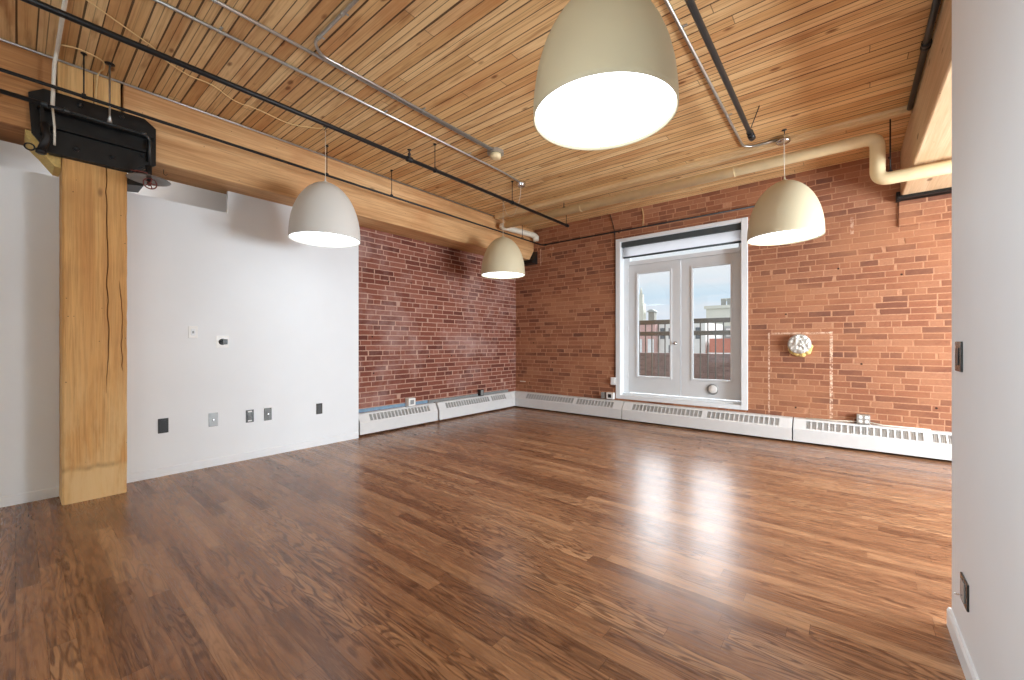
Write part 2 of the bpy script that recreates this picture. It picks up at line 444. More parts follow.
# walls out of the frame: right side with big window openings, the wall behind the camera, the room behind the partition
mb = MB()
WY = ((2.9, 4.3), (4.7, 6.0))
mb.box((3.6, -4.1, 0), (3.75, 6.34, 0.5)).box((3.6, -4.1, 3.1), (3.75, 6.34, ZC))
mb.box((3.6, -4.1, 0.5), (3.75, 2.9, 3.1)).box((3.6, 4.3, 0.5), (3.75, 4.7, 3.1)).box((3.6, 6.0, 0.5), (3.75, 6.34, 3.1))
struct('wall_side', mb, 'white_wall')
mb = MB().box((-6.4, -4.25, 0), (3.75, -4.1, 0.5)).box((-6.4, -4.25, 3.1), (3.75, -4.1, ZC))
mb.box((-6.4, -4.25, 0.5), (-4.2, -4.1, 3.1)).box((-1.6, -4.25, 0.5), (3.75, -4.1, 3.1))
struct('wall_front', mb, 'white_wall')
mb = MB().box((-6.4, -4.1, 0), (-6.3, 2.868, ZC)).box((-6.3, 2.82, 0), (-5.27, 2.868, ZC))
struct('wall_hall', mb, 'white_wall', 'white wall seen above the partition')
# baseboards
struct('baseboard_right', MB().prism([(XR, 0), (XR-0.014, 0), (XR-0.014, 0.07), (XR-0.008, 0.082), (XR, 0.082)], 'y', -4.0, 2.622), 'white_trim')
struct('baseboard_left', MB().prism([(XL, 0), (XL+0.007, 0), (XL+0.007, 0.075), (XL, 0.08)], 'y', -4.0, 2.866), 'white_wall')

# ------------------------------------------------------------------ door casing, jambs, leaves, transom
YL = 6.47
mb = MB()
F0, F1, G0, G1 = -2.966, -1.045, 0.333, 2.965       # casing outer
c = 0.078
YF = YB-0.022
mb.box((F0, YF, G0), (F0+c, YB+0.005, G1), 0.004).box((F1-c, YF, G0), (F1, YB+0.005, G1), 0.004)
mb.box((F0+c, YF, G1-0.05), (F1-c, YB+0.005, G1), 0.004).box((F0+c, YF, G0), (F1-c, YB+0.005, G0+0.06), 0.004)
struct('trim_1', mb, 'white_trim', 'white casing around the french door')
mb = MB()
JX0, JX1 = F0+c, F1-c                                # -2.888, -1.123
mb.box((DX0+0.002, YB+0.005, DZ0+0.002), (JX0, YB+0.24, DZ1-0.002)).box((JX1, YB+0.005, DZ0+0.002), (DX1-0.002, YB+0.24, DZ1-0.002))
mb.box((JX0, YB+0.005, DZ1-0.035), (JX1, YB+0.24, DZ1-0.002))
mb.box((JX0, YB+0.005, DZ0+0.002), (JX1, YB+0.24, 0.395)).box((JX0, YB+0.06, 0.395), (JX1, YB+0.24, 0.425))
# stops
mb.box((JX0, YL-0.005, 0.425), (JX0+0.082, YL+0.06, DZ1-0.035)).box((JX1-0.035, YL-0.005, 0.425), (JX1, YL+0.06, DZ1-0.035))
mb.box((JX0+0.082, YL-0.01, 2.535), (JX1-0.035, YL+0.06, 2.57))
struct('trim_2', mb, 'white_trim', 'white jambs and sill inside the door opening')

def leaf(name, x0, x1, gx0, gx1, label):
    z0, z1 = 0.435, 2.53; g0, g1 = 0.715, 2.378
    mb = MB()
    for a, b in (((x0, z0), (gx0, z1)), ((gx1, z0), (x1, z1)), ((gx0, z0), (gx1, g0)), ((gx0, g1), (gx1, z1))):
        mb.box((a[0], YL, a[1]), (b[0], YL+0.045, b[1]))
    root = struct(name, mb, 'door_paint', label)
    mo = MB()
    k = 0.03
    for a, b in (((gx0-k, g0-k), (gx0, g1+k)), ((gx1, g0-k), (gx1+k, g1+k)), ((gx0, g0-k), (gx1, g0)), ((gx0, g1), (gx1, g1+k))):
        mo.box((a[0], YL-0.012, a[1]), (b[0], YL+0.002, b[1]), 0.004)
    mo.build('glazing_bead', 'door_paint', root)
    MB().box((gx0, YL+0.018, g0), (gx1, YL+0.026, g1)).build('glass_pane', 'glass', root)
    return root
dl = leaf('door_1', -2.803, -1.975, -2.645, -2.132, 'white glazed door leaf with a round metal knob, left of the pair')
dr = leaf('door_2', -1.962, -1.160, -1.792, -1.283, 'white glazed door leaf with round vent, right of the pair')
kb = MB().lathe([(0.030, 0.0), (0.030, -0.006), (0.012, -0.010), (0.011, -0.03), (0.022, -0.038), (0.026, -0.05), (0.02, -0.062), (0.004, -0.065)], (-2.046, YL, 1.247), 'y', 24)
kb.build('door_knob', 'chrome', dl)
for z in (0.72, 1.5, 2.3):
    MB().tube([(-2.808, YL-0.006, z-0.05), (-2.808, YL-0.006, z+0.05)], 0.008, 10).build('hinge', 'white_trim', dl)
va = MB().lathe([(0.078, 0.0), (0.078, -0.014), (0.066, -0.02), (0.060, -0.012), (0.056, -0.012)], (-1.519, YL, 0.572), 'y', 36).build('vent_ring', 'grey_plate', dr)
MB().lathe([(0.058, -0.004), (0.058, -0.03), (0.05, -0.038), (0.01, -0.042)], (-1.510, YL, 0.578), 'y', 36).build('vent_cap', 'white_plastic', dr)
# transom light
w1 = struct('window_1', MB().box((JX0+0.082, YL-0.004, 2.57), (JX1-0.035, YL+0.05, 2.598)).box((JX0+0.082, YL-0.004, 2.885), (JX1-0.035, YL+0.05, 2.908))
       .box((JX0+0.082, YL-0.004, 2.598), (JX0+0.105, YL+0.05, 2.885)).box((JX1-0.058, YL-0.004, 2.598), (JX1-0.035, YL+0.05, 2.885)), 'white_trim', 'transom window above the french door')
MB().box((JX0+0.105, YL+0.018, 2.598), (JX1-0.058, YL+0.026, 2.885)).build('glass_pane', 'glass', w1)
# roller blind
rb = thing('roller_blind', (-2.0, 6.385, 2.84), 'dark grey roller blind rolled up at the top of the door opening', 'blind')
MB().box((JX0+0.008, 6.355, 2.825), (JX1-0.008, 6.425, 2.908), 0.006).build('cassette', 'blind_grey', rb)
MB().box((JX0+0.03, 6.398, 2.672), (JX1-0.02, 6.401, 2.826)).build('fabric', 'blind_fabric', rb)
MB().tube([(JX0+0.025, 6.399, 2.658), (JX1-0.015, 6.399, 2.658)], 0.0155, 12).build('hem_bar', 'blind_grey', rb)

# ------------------------------------------------------------------ baseboard heaters
def heater(name, x0, x1, place, label, depth, cap0=True, cap1=True, start=0.16, end=0.10, group='white baseboard heater covers'):
    """built along local x with the front at y=0 facing -y, then turned onto its wall"""
    L = x1-x0
    root = bpy.data.objects.new(name, None); COL.objects.link(root); root.empty_display_size = 0.05
    tag(root, label, 'heater', group)
    z0, zb, zt, sy = 0.028, 0.18, 0.295, depth*0.58
    t = 0.004
    mb = MB().prism([(0, z0), (0, zb), (t, zb), (t, z0+0.008), (0.018, z0+0.008), (0.018, z0)], 'x', 0, L)
    mb.build('front_panel', 'heater_white', root)
    # slanted louvre face with real slots
    d = Vector((0, sy, zt-zb)); n = Vector((0, zt-zb, -sy)).normalized()
    def P(x, s): return Vector((x, 0, zb)) + d*s
    g = MB()
    def slab(xa, xb, s0, s1):
        q = [P(xa, s0), P(xb, s0), P(xb, s1), P(xa, s1)]
        r = [p + n*0.002 for p in q]
        A = [g.bm.verts.new(p) for p in q]; B = [g.bm.verts.new(p) for p in r]
        g.bm.faces.new(A); g.bm.faces.new(B[::-1])
        for i in range(4): g.bm.faces.new((A[i], B[i], B[(i+1) % 4], A[(i+1) % 4]))
    slab(0, L, 0, 0.14); slab(0, L, 0.84, 1.0)
    pitch, bar = 0.058, 0.016
    xs = []
    x = start; k = 0
    last = 0.0
    while x + pitch < L-end:
        slab(last, x, 0.14, 0.84); last = x + (pitch-bar)
        x += pitch; k += 1
        if k % 18 == 0: x += 0.055
    slab(last, L, 0.14, 0.84)
    g.build('grille', 'heater_white', root)
    MB().prism([(sy, zt), (depth, zt+0.006), (depth, zt+0.002), (sy, zt-0.004)], 'x', 0, L).build('top_cap', 'heater_white', root)
    # fin pack: pipe with thin slanted plates
    nf = Vector((0, zt-zb, -sy)).normalized()
    def Q(s_, o_): v_ = Vector((0, 0, zb)) + d*s_ + nf*o_; return (v_.y, v_.z)
    f = MB().prism([Q(0.1, 0.016), Q(0.9, 0.016), Q(0.9, 0.05), Q(0.1, 0.05)], 'x', start*0.4, L-end*0.4)
    xx = start*0.5
    while xx < L-end*0.5:
        f.prism([Q(0.12, 0.004), Q(0.88, 0.004), Q(0.88, 0.0165), Q(0.12, 0.0165)], 'x', xx, xx+0.004); xx += 0.0145
    f.build('fin_pack', 'fin_grey', root)
    for flag, a, b in ((cap0, 0, 0.004), (cap1, L-0.004, L)):
        if flag:
            MB().prism([(0.0005, z0), (0.0005, zb), (sy, zt-0.001), (depth-0.001, zt), (depth-0.001, z0)], 'x', a, b).build('end_cap', 'heater_white', root)
    if place == 'back':
        root.location = (x0, 6.172, 0)
    else:
        root.location = (-4.995, x0, 0); root.rotation_euler = (0, 0, PI/2)
    return root
heater('baseboard_heater', 2.905, 4.235, 'left', 'white baseboard heater starting at the end of the white wall', 0.108)
heater('baseboard_heater', 4.270, 6.085, 'left', 'white baseboard heater under the left brick wall, running into the corner', 0.108)
heater('baseboard_heater', -4.925, -2.800, 'back', 'white baseboard heater between the room corner and the door casing', 0.162, start=0.18)
heater('baseboard_heater', -2.790, -0.535, 'back', 'white baseboard heater running beneath the french door', 0.162)
heater('baseboard_heater', -0.522, 1.75, 'back', 'white baseboard heater with a steel outlet box on it, nearest the right wall', 0.162, start=0.13)
mb = MB().prism([(-4.995, 6.09), (-4.995, 6.172), (-4.93, 6.172), (-4.93, 6.333), (-5.105, 6.333), (-5.105, 6.09)], 'z', 0.028, 0.18)
mb.prism([(-5.06, 6.09), (-5.06, 6.26), (-4.93, 6.26), (-4.93, 6.333), (-5.105, 6.333), (-5.105, 6.09)], 'z', 0.18, 0.300)
# sloped shoulders
mb.prism([(-4.995, 0.18), (-5.06, 0.299), (-5.06, 0.18)], 'y', 6.09, 6.20)
mb.prism([(6.172, 0.18), (6.26, 0.299), (6.26, 0.18)], 'x', -5.04, -4.93)
tag(mb.build('heater_corner_cover', 'heater_white'), 'white inside corner cover joining the two heater runs', 'heater')
tag(MB().box((XB, 2.89, 0.305), (XB+0.006, 4.12, 0.352)).build('painters_tape', 'tape_blue'), 'blue masking tape along the bottom of the left brick wall', 'tape')
tag(MB().box((XB, 4.13, 0.305), (XB+0.02, 6.08, 0.345)).build('wall_strip', 'tape_grey'), 'grey strip along the brick behind the corner heater', 'strip')

# ------------------------------------------------------------------ outlets
def wall_plate(name, y0, y1, z0, z1, mat, label, cat='outlet', group=None):
    o = MB().box((XL, y0, z0), (XL+0.006, y1, z1), 0.002).build(name, mat)
    return tag(o, label, cat, group)
X1 = XL+0.006
p = wall_plate('wall_switch', 1.072, 1.146, 1.298, 1.416, 'white_plastic', 'white switch plate, highest on the white wall beside the post', 'switch')
MB().box((X1, 1.092, 1.325), (X1+0.003, 1.126, 1.39), 0.001).build('rocker', 'white_trim', p)
MB().box((X1+0.003, 1.102, 1.345), (X1+0.008, 1.116, 1.368), 0.001).build('toggle', 'grey_plate', p)
p = wall_plate('media_plate', 1.297, 1.408, 1.203, 1.324, 'white_plastic', 'square white plate with a black cable opening on the white wall', 'wall plate')
b = MB()
b.lathe([(0.032, 0), (0.032, 0.01), (0.026, 0.016), (0.02, 0.005), (0.01, 0.004)], (X1, 1.352, 1.262), 'x', 24).box((X1, 1.352, 1.235), (X1+0.012, 1.396, 1.289), 0.004)
b.build('cable_opening', 'black_plastic', p)
MB().tube([(X1, 1.35, 1.268), (X1+0.03, 1.345, 1.262), (X1+0.035, 1.34, 1.25)], 0.005, 8).build('cable_end', 'black_plastic', p)
p = wall_plate('coax_plate', 1.236, 1.314, 0.405, 0.541, 'grey_plate', 'pale grey wall plate low on the white wall', 'wall plate')
MB().lathe([(0.009, 0), (0.009, 0.006), (0.005, 0.007), (0.005, 0.014)], (X1, 1.275, 0.472), 'x', 16).build('connector', 'chrome', p)
p = wall_plate('wall_outlet', 1.564, 1.640, 0.397, 0.530, 'black_plastic', 'black outlet plate with white bars at its top and bottom')
MB().box((X1, 1.582, 0.505), (X1+0.002, 1.622, 0.519)).build('white_bar', 'white_plastic', p)
MB().box((X1, 1.582, 0.408), (X1+0.002, 1.622, 0.422)).build('white_bar', 'white_plastic', p)
MB().box((X1, 1.580, 0.428), (X1+0.004, 1.624, 0.498), 0.001).build('receptacle', 'bronze_plate', p)
p = wall_plate('coax_plate', 1.741, 1.817, 0.393, 0.529, 'bronze_plate', 'black wall plate with one metal connector in its middle', 'wall plate')
MB().lathe([(0.010, 0), (0.010, 0.005), (0.005, 0.006), (0.005, 0.014)], (X1, 1.779, 0.462), 'x', 16).build('connector', 'chrome', p)
p = wall_plate('wall_outlet', 2.312, 2.387, 0.386, 0.515, 'bronze_plate', 'dark outlet on the white wall, nearest the brick')
MB().box((X1, 2.331, 0.405), (X1+0.004, 2.368, 0.495), 0.001).build('receptacle', 'black_plastic', p)
p = wall_plate('wall_outlet', 0.844, 0.921, 0.404, 0.541, 'black_plastic', 'black outlet on the white wall, nearest the timber post')
MB().box((X1, 0.864, 0.424), (X1+0.004, 0.901, 0.521), 0.001).build('receptacle', 'black_plastic', p)

# right wall plates (face -X)
def right_plate(name, y0, y1, z0, z1, label, cat):
    return tag(MB().box((XR-0.007, y0, z0), (XR, y1, z1), 0.002).build(name, 'bronze_plate'), label, cat)
p = right_plate('wall_switch', 2.385, 2.493, 1.134, 1.256, 'dark bronze switch plate at eye height on the near right wall', 'switch')
MB().box((XR-0.010, 2.415, 1.160), (XR-0.007, 2.463, 1.232), 0.001).build('rocker', 'black_plastic', p)
p = right_plate('wall_outlet', 2.276, 2.395, 0.236, 0.338, 'dark bronze outlet low on the near right wall', 'outlet')
MB().box((XR-0.010, 2.305, 0.250), (XR-0.007, 2.366, 0.325), 0.001).build('receptacle', 'grey_plate', p)
MB().tube([(XR-0.008, 2.33, 0.272), (XR-0.03, 2.335, 0.270)], 0.003, 8).build('plug_pin', 'chrome', p)

# boxes on top of the heaters
def surface_box(name, a, b, mat, label, face, group=None):
    o = MB().box(a, b, 0.004).build(name, mat)
    tag(o, label, 'outlet', group)
    for (fa, fb, fm, fn) in face:
        MB().box(fa, fb, 0.001).build(fn, fm, o)
    return o
surface_box('outlet_box', (XB+0.006, 3.70, 0.308), (-5.02, 3.825, 0.425), 'white_plastic', 'white surface outlet box on top of the left heater',
    [((-5.02, 3.73, 0.335), (-5.016, 3.795, 0.40), 'grey_plate', 'receptacle')])
surface_box('outlet_box', (XB+0.020, 5.24, 0.308), (-5.03, 5.33, 0.42), 'bronze_plate', 'dark outlet box with a pale face by the corner heater',
    [((-5.03, 5.255, 0.32), (-5.026, 5.315, 0.41), 'tape_grey', 'cover_plate')])
surface_box('outlet_box', (-3.05, 6.30, 0.555), (-2.972, YB, 0.678), 'white_plastic', 'small upright white box on the brick left of the door casing',
    [((-3.035, 6.296, 0.575), (-2.987, 6.30, 0.658), 'white_trim', 'cover_plate')])
surface_box('outlet_box', (-3.112, 6.27, 0.318), (-2.985, 6.335, 0.425), 'white_plastic', 'white outlet box at the foot of the door casing',
    [((-3.08, 6.266, 0.34), (-3.02, 6.27, 0.40), 'black_plastic', 'receptacle')])
surface_box('outlet_box', (-3.215, 6.28, 0.318), (-3.15, 6.335, 0.42), 'galvanised', 'small grey metal box beside the white outlet at the door foot',
    [((-3.205, 6.276, 0.33), (-3.16, 6.28, 0.41), 'grey_plate', 'cover_plate')])
o = surface_box('outlet_box', (0.085, 6.26, 0.305), (0.205, 6.335, 0.415), 'galvanised', 'steel outlet box with four white sockets on the right heater', [])
for xx in (0.118, 0.172):
    for zz in (0.336, 0.384):
        MB().lathe([(0.019, 0), (0.019, -0.004), (0.012, -0.005)], (xx, 6.26, zz), 'y', 20).build('socket', 'white_plastic', o)
tag(MB().tube([(-0.40, 6.29, 0.309), (-0.1, 6.30, 0.312), (0.085, 6.29, 0.325)], 0.006, 8).tube([(0.205, 6.29, 0.33), (0.32, 6.29, 0.311), (0.7, 6.30, 0.309)], 0.006, 8).build('extension_cable', 'cable_white'),
    'flat white cable lying on the right heater either side of the steel outlet box', 'cable')
tag(MB().box((-5.0, YB-0.003, 0.487), (-4.86, YB, 0.503)).build('tape_scrap', 'cable_white'), 'scrap of white tape on the brick low in the corner', 'tape')

# capped flue on the right brick
cv = thing('wall_vent', (-0.462, YB, 1.22), 'round foil capped vent pipe with yellow foam on the orange brick', 'vent')
MB().lathe([(0.112, 0.0), (0.115, -0.05), (0.122, -0.06), (0.122, -0.085), (0.10, -0.1), (0.06, -0.095), (0.02, -0.105)], (-0.465, YB, 1.238), 'y', 40).build('foil_cap', 'foil', cv)
fm = MB()
for k in range(11):
    a = PI*1.05 + k*PI*0.9/10
    r = 0.105+random.uniform(-0.008, 0.008)
    bmesh.ops.create_icosphere(fm.bm, subdivisions=2, radius=random.uniform(0.028, 0.042),
        matrix=Matrix.Translation((-0.465+math.cos(a)*r, YB-0.028, 1.225+math.sin(a)*(r+0.018))))
for f in fm.bm.faces: f.smooth = True
fm.build('foam_seal', 'foam_yellow', cv)

# ------------------------------------------------------------------ timber post, beams, bracket
PX, PY0, PY1 = -4.66, 0.228, 0.595
mb = MB(); bm = mb.bm
lv = 46; HP = 2.72
rings = []
rr = random.Random(3)
yc = PY0+0.245; yk = PY0+0.325
for k in range(lv+1):
    z = HP*k/lv
    yc += rr.uniform(-0.006, 0.006) + (PY0+0.242-yc)*0.12
    cr = 0.0022*min(1, max(0, (z-0.85)/0.4)); dp = 0.035 if cr > 0 else 0.0
    k2 = 0.004 if 1.05 < z < 1.75 else 0.0
    yk += rr.uniform(-0.008, 0.008) + (PY0+0.33-yk)*0.2
    e = rr.uniform(-0.0015, 0.0015)
    b_ = 0.012
    ring = [(PX-b_, PY0+e), (PX, PY0+b_+e), (PX, yc-0.0015-cr), (PX-dp, yc), (PX, yc+0.0015+cr), (PX, yk-0.001-k2*0.6), (PX-(0.02 if k2 else 0), yk), (PX, yk+0.001+k2*0.6),
            (PX, PY1-b_+e), (PX-b_, PY1+e), (XL+0.004, PY1+e), (XL+0.004, PY0+e)]
    rings.append([bm.verts.new((x, y, z)) for x, y in ring])
for A, B in zip(rings, rings[1:]):
    for q in range(len(A)):
        bm.faces.new((A[q], A[(q+1) % len(A)], B[(q+1) % len(A)], B[q]))
bm.faces.new(rings[0][::-1]); bm.faces.new(rings[-1])
tag(mb.build('timber_post', 'post_wood'), 'square honey coloured timber post with a long drying crack, standing at the white wall', 'post')

BZ = 2.83
def beam(name, y0, y1, mat, label, chamfer=False, x0=XB+0.003, x1=PX):
    prof = [(y0, BZ), (y1, BZ), (y1, ZC-0.002), (y0, ZC-0.002)]
    if chamfer: prof = [(y0, BZ), (y1-0.13, BZ), (y1, 3.02), (y1, ZC-0.002), (y0, ZC-0.002)]
    n = MB()
    n.prism(prof, 'x', x0, x1)
    o = n.build(name, mat)
    md = o.modifiers.new('edge', 'BEVEL'); md.width = 0.012; md.segments = 2
    return tag(o, label, 'beam')
beam('timber_beam', 0.572, YB-0.004, 'beam_wood', 'long heavy timber beam running from the post to the brick corner', True)
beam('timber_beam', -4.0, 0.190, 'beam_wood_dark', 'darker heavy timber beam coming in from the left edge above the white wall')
b = MB()
b.box((XB+0.003, 0.205, BZ), (PX-0.004, 0.395, ZC-0.002), 0.004).box((XB+0.003, 0.399, BZ), (PX-0.006, 0.556, ZC-0.002), 0.004)
tag(b.build('filler_block', 'block_wood'), 'pale wooden filler between the two beam ends over the post', 'block')
# bolster under the beams
b = MB().prism([(0.045, BZ-0.002), (0.055, 2.775), (0.12, 2.70), (0.19, 2.605), (0.224, 2.60), (0.224, BZ-0.002)], 'x', XL+0.01, PX-0.03)
tag(b.build('corbel_block', 'foam_yellow'), 'yellowish sloped corbel left of the post under the beam', 'block')
# right pale beam
o = MB().prism([(2.615, 2.885), (6.335, 2.885), (6.335, ZC-0.002), (2.615, ZC-0.002)], 'x', 0.463, 0.86).build('timber_beam', 'pale_beam')
md = o.modifiers.new('edge', 'BEVEL'); md.width = 0.012; md.segments = 2
tag(o, 'pale whitewashed timber beam running to the back wall behind the right wall', 'beam')
tag(MB().box((0.43, 6.22, 2.85), (1.15, YB-0.002, 2.882), 0.003).box((0.425, 6.26, 2.84), (0.458, YB-0.002, 2.94), 0.004).build('steel_bracket', 'black_steel'),
    'black steel seat under the pale beam at the back wall', 'bracket')
tag(MB().box((0.452, YB-0.025, 2.56), (1.2, YB-0.001, 2.838)).build('brick_corbel', 'brick_orange'), 'slight brick ledge below the pale beam seat', 'ledge')
tag(MB().prism([(6.17, 2.755), (6.33, 2.755), (6.33, 3.0), (6.215, 2.815), (6.17, 2.815)], 'x', XB+0.004, -4.57).build('steel_bracket', 'black_steel'),
    'black steel seat under the long beam in the brick corner', 'bracket')
# batten along the ceiling in front of the big pipe
mb = MB().box((-4.62, 5.155, ZC-0.035), (0.455, 5.30, ZC-0.001), 0.004).box((-4.62, 5.17, ZC-0.06), (0.455, 5.235, ZC-0.035), 0.003)
tag(mb.build('ceiling_batten', 'batten_wood'), 'pale timber batten fixed across the plank ceiling near the back wall', 'batten')

# black steel post cap
sb = thing('post_cap', (-4.60, 0.41, 2.83), 'black steel cap clamping the beams together on top of the timber post', 'bracket')
XF = PX+0.004
outline = [(0.075, 2.80), (0.06, 3.09), (0.135, 3.15), (0.70, 3.165), (0.775, 3.105), (0.775, 2.79), (0.62, 2.675), (0.165, 2.672)]
MB().prism(outline, 'x', XF, XF+0.02).build('side_plate', 'black_steel', sb)
MB().prism([(0.10, 2.985), (0.76, 2.995), (0.76, 3.012), (0.10, 3.002)], 'x', XF+0.02, XF+0.085).build('upper_flange', 'black_steel', sb)
MB().prism([(0.14, 2.855), (0.70, 2.86), (0.70, 2.878), (0.14, 2.873)], 'x', XF+0.02, XF+0.085).build('lower_flange', 'black_steel', sb)
MB().prism([(0.15, 2.675), (0.61, 2.680), (0.70, 2.76), (0.70, 2.858), (0.15, 2.853)], 'x', XF+0.02, XF+0.05).build('lower_plate', 'black_steel', sb)
for ya in (0.115, 0.715):
    MB().box((XF+0.02, ya, 2.80), (XF+0.078, ya+0.02, 2.985)).build('stiffener', 'black_steel', sb)
MB().prism([(0.60, 2.672), (0.735, 2.76), (0.70, 2.60), (0.60, 2.585)], 'x', PX-0.26, PX-0.02).build('gusset', 'black_steel', sb)
for (yy, zz, xo) in ((0.32, 3.11, 0.02), (0.56, 3.12, 0.02), (0.30, 2.745, 0.05), (0.50, 2.755, 0.05), (0.68, 2.83, 0.05), (0.18, 2.83, 0.05)):
    MB().lathe([(0.017, 0), (0.017, 0.012), (0.009, 0.013), (0.009, 0.026), (0.006, 0.028)], (XF+xo, yy, zz), 'x', 6).build('bolt', 'dark_pipe', sb)

# ------------------------------------------------------------------ pipes and conduits
def rod_hanger(parent, x, y, zp, r, ztop=ZC, mat='black_iron'):
    h = MB().tube([(x, y, zp+r), (x, y, ztop)], 0.0045, 8).lathe([(0.018, 0), (0.018, -0.006), (0.008, -0.008), (0.006, -0.02)], (x, y, ztop), 'z', 14)
    o = h.build('hanger_rod', mat, parent)
    MB().lathe([(r+0.002, -0.011), (r+0.007, -0.011), (r+0.007, 0.011), (r+0.002, 0.011)], (x, y, zp), 'y', 18, close=True).build('hanger_ring', mat, o)
def coupling(parent, x, y, z, r, mat='black_iron'):
    MB().lathe([(r+0.001, -0.035), (r+0.009, -0.03), (r+0.009, -0.012), (r+0.006, -0.008), (r+0.006, 0.008), (r+0.009, 0.012), (r+0.009, 0.03), (r+0.001, 0.035)], (x, y, z), 'y', 20).build('coupling', mat, parent)

sp = thing('sprinkler_pipe', (-3.474, 1.0, 3.135), 'black iron sprinkler pipe hung under the planks on the left, the thickest there', 'pipe')
MB().tube([(-3.474, -3.9, 3.135), (-3.474, 5.645, 3.135)], 0.0195, 16).build('pipe_run', 'black_iron', sp)
MB().lathe([(0.02, -0.03), (0.022, -0.025), (0.022, 0.01), (0.012, 0.018)], (-3.474, 5.645, 3.135), 'y', 16).build('end_cap', 'black_iron', sp)
for y in (-0.9, 2.905, 4.234, 5.60): rod_hanger(sp, -3.474, y, 3.135, 0.0195)
coupling(sp, -3.474, 2.568, 3.135, 0.0195)
hd = MB().lathe([(0.012, 0), (0.012, 0.025), (0.016, 0.03), (0.016, 0.042), (0.008, 0.045), (0.007, 0.075), (0.022, 0.078), (0.022, 0.082)], (-3.474, 2.568, 3.153), 'z', 14)
hd.build('sprinkler_head', 'black_iron', sp)

bp = thing('beam_pipe', (-4.42, 1.0, 3.10), 'thin black pipe running along the beam face and on across the back brick', 'pipe')
MB().tube(fillet([(-4.42, -3.9, 3.105), (-4.42, 6.275, 3.085), (-0.55, 6.285, 3.08)], 0.05), 0.0125, 12).build('pipe_run', 'black_iron', bp)
for y in (0.326, 2.175, 3.0, 5.67): rod_hanger(bp, -4.42, y, 3.10, 0.0125)
MB().lathe([(0.018, -0.03), (0.018, 0.03)], (-4.36, 6.28, 3.085), 'x', 12).build('coupling', 'black_iron', bp)
p2 = thing('valve_pipe', (-4.42, 0.4, 2.95), 'thin black pipe crossing the front of the post cap from the left edge', 'pipe')
MB().tube([(-4.42, -3.9, 2.958), (-4.42, 0.12, 2.952)], 0.016, 12).build('pipe_run', 'black_iron', p2)
MB().tube(fillet([(-4.42, 0.10, 2.952), (-4.42, 0.67, 2.945), (-4.42, 0.70, 2.92), (-4.42, 0.70, 2.70)], 0.03), 0.009, 10).build('thin_run', 'dark_pipe', p2)
for y in (0.13, 0.24, 0.66):
    MB().lathe([(0.013, -0.018), (0.018, -0.014), (0.018, 0.014), (0.013, 0.018)], (-4.42, y, 2.950), 'y', 12).build('coupling', 'dark_pipe', p2)
MB().tube([(-4.42, 0.465, 3.42), (-4.42, 0.465, 3.02), (-4.42, 0.465, 2.955)], [0.006, 0.006, 0.016], 12).build('hanger_rod', 'galvanised', p2)
MB().lathe([(0.022, 0), (0.03, -0.004), (0.03, -0.01), (0.006, -0.014)], (-4.42, 0.465, 3.42), 'z', 14).build('rod_flange', 'black_iron', p2)
# valve with dish and red wheel
vv = thing('gate_valve', (-4.42, 0.695, 2.55), 'valve with a grey dish and a rust red handwheel beside the post cap', 'valve')
MB().tube([(-4.42, 0.695, 2.698), (-4.42, 0.695, 2.55)], [0.022, 0.014], 12).build('valve_body', 'black_iron', vv)
d_ = MB().lathe([(0.02, 0.03), (0.06, 0.028), (0.135, 0.004), (0.14, 0.0), (0.134, -0.002), (0.06, 0.018), (0.02, 0.02)], (-4.42, 0.695, 2.585), 'z', 36)
d_.build('dish', 'dish_grey', vv)
MB().prism([(-4.33, 0.57), (-4.29, 0.61), (-4.30, 0.67), (-4.335, 0.655)], 'z', 2.598, 2.604).build('red_tag', 'red_paint', vv)
hw = MB().torus((-4.375, 0.695, 2.545), 'x', 0.042, 0.0045)
for k in range(5):
    a = 2*PI*k/5
    hw.tube([(-4.375, 0.695, 2.545), (-4.375, 0.695+math.cos(a)*0.042, 2.545+math.sin(a)*0.042)], 0.004, 6)
hw.lathe([(0.011, -0.045), (0.011, 0.008), (0.006, 0.012)], (-4.375, 0.695, 2.545), 'x', 12)
hw.build('handwheel', 'red_paint', vv)
dp = thing('drain_stub', (-4.545, 0.15, 2.72), 'short black drain pipe hanging left of the timber post head', 'pipe')
MB().tube(fillet([(-4.545, 0.135, 2.86), (-4.545, 0.150, 2.76), (-4.555, 0.12, 2.66)], 0.05), [0.023]*9, 14).build('elbow', 'black_iron', dp)
MB().lathe([(0.022, 0), (0.029, -0.004), (0.029, -0.03), (0.018, -0.036)], (-4.555, 0.12, 2.668), 'z', 14).build('collar', 'black_iron', dp)
MB().torus((-4.55, 0.065, 2.665), 'x', 0.024, 0.005, 16, 6).build('loop', 'black_iron', dp)
tag(MB().tube([(-4.80, 0.855, BZ), (-4.80, 0.855, BZ-0.03), (-4.80, 0.857, BZ-0.045), (-4.80, 0.87, BZ-0.053), (-4.80, 0.88, BZ-0.045), (-4.80, 0.88, BZ-0.035)], 0.003, 8).build('cup_hook', 'black_iron'),
    'small black hook screwed under the long beam', 'hook')

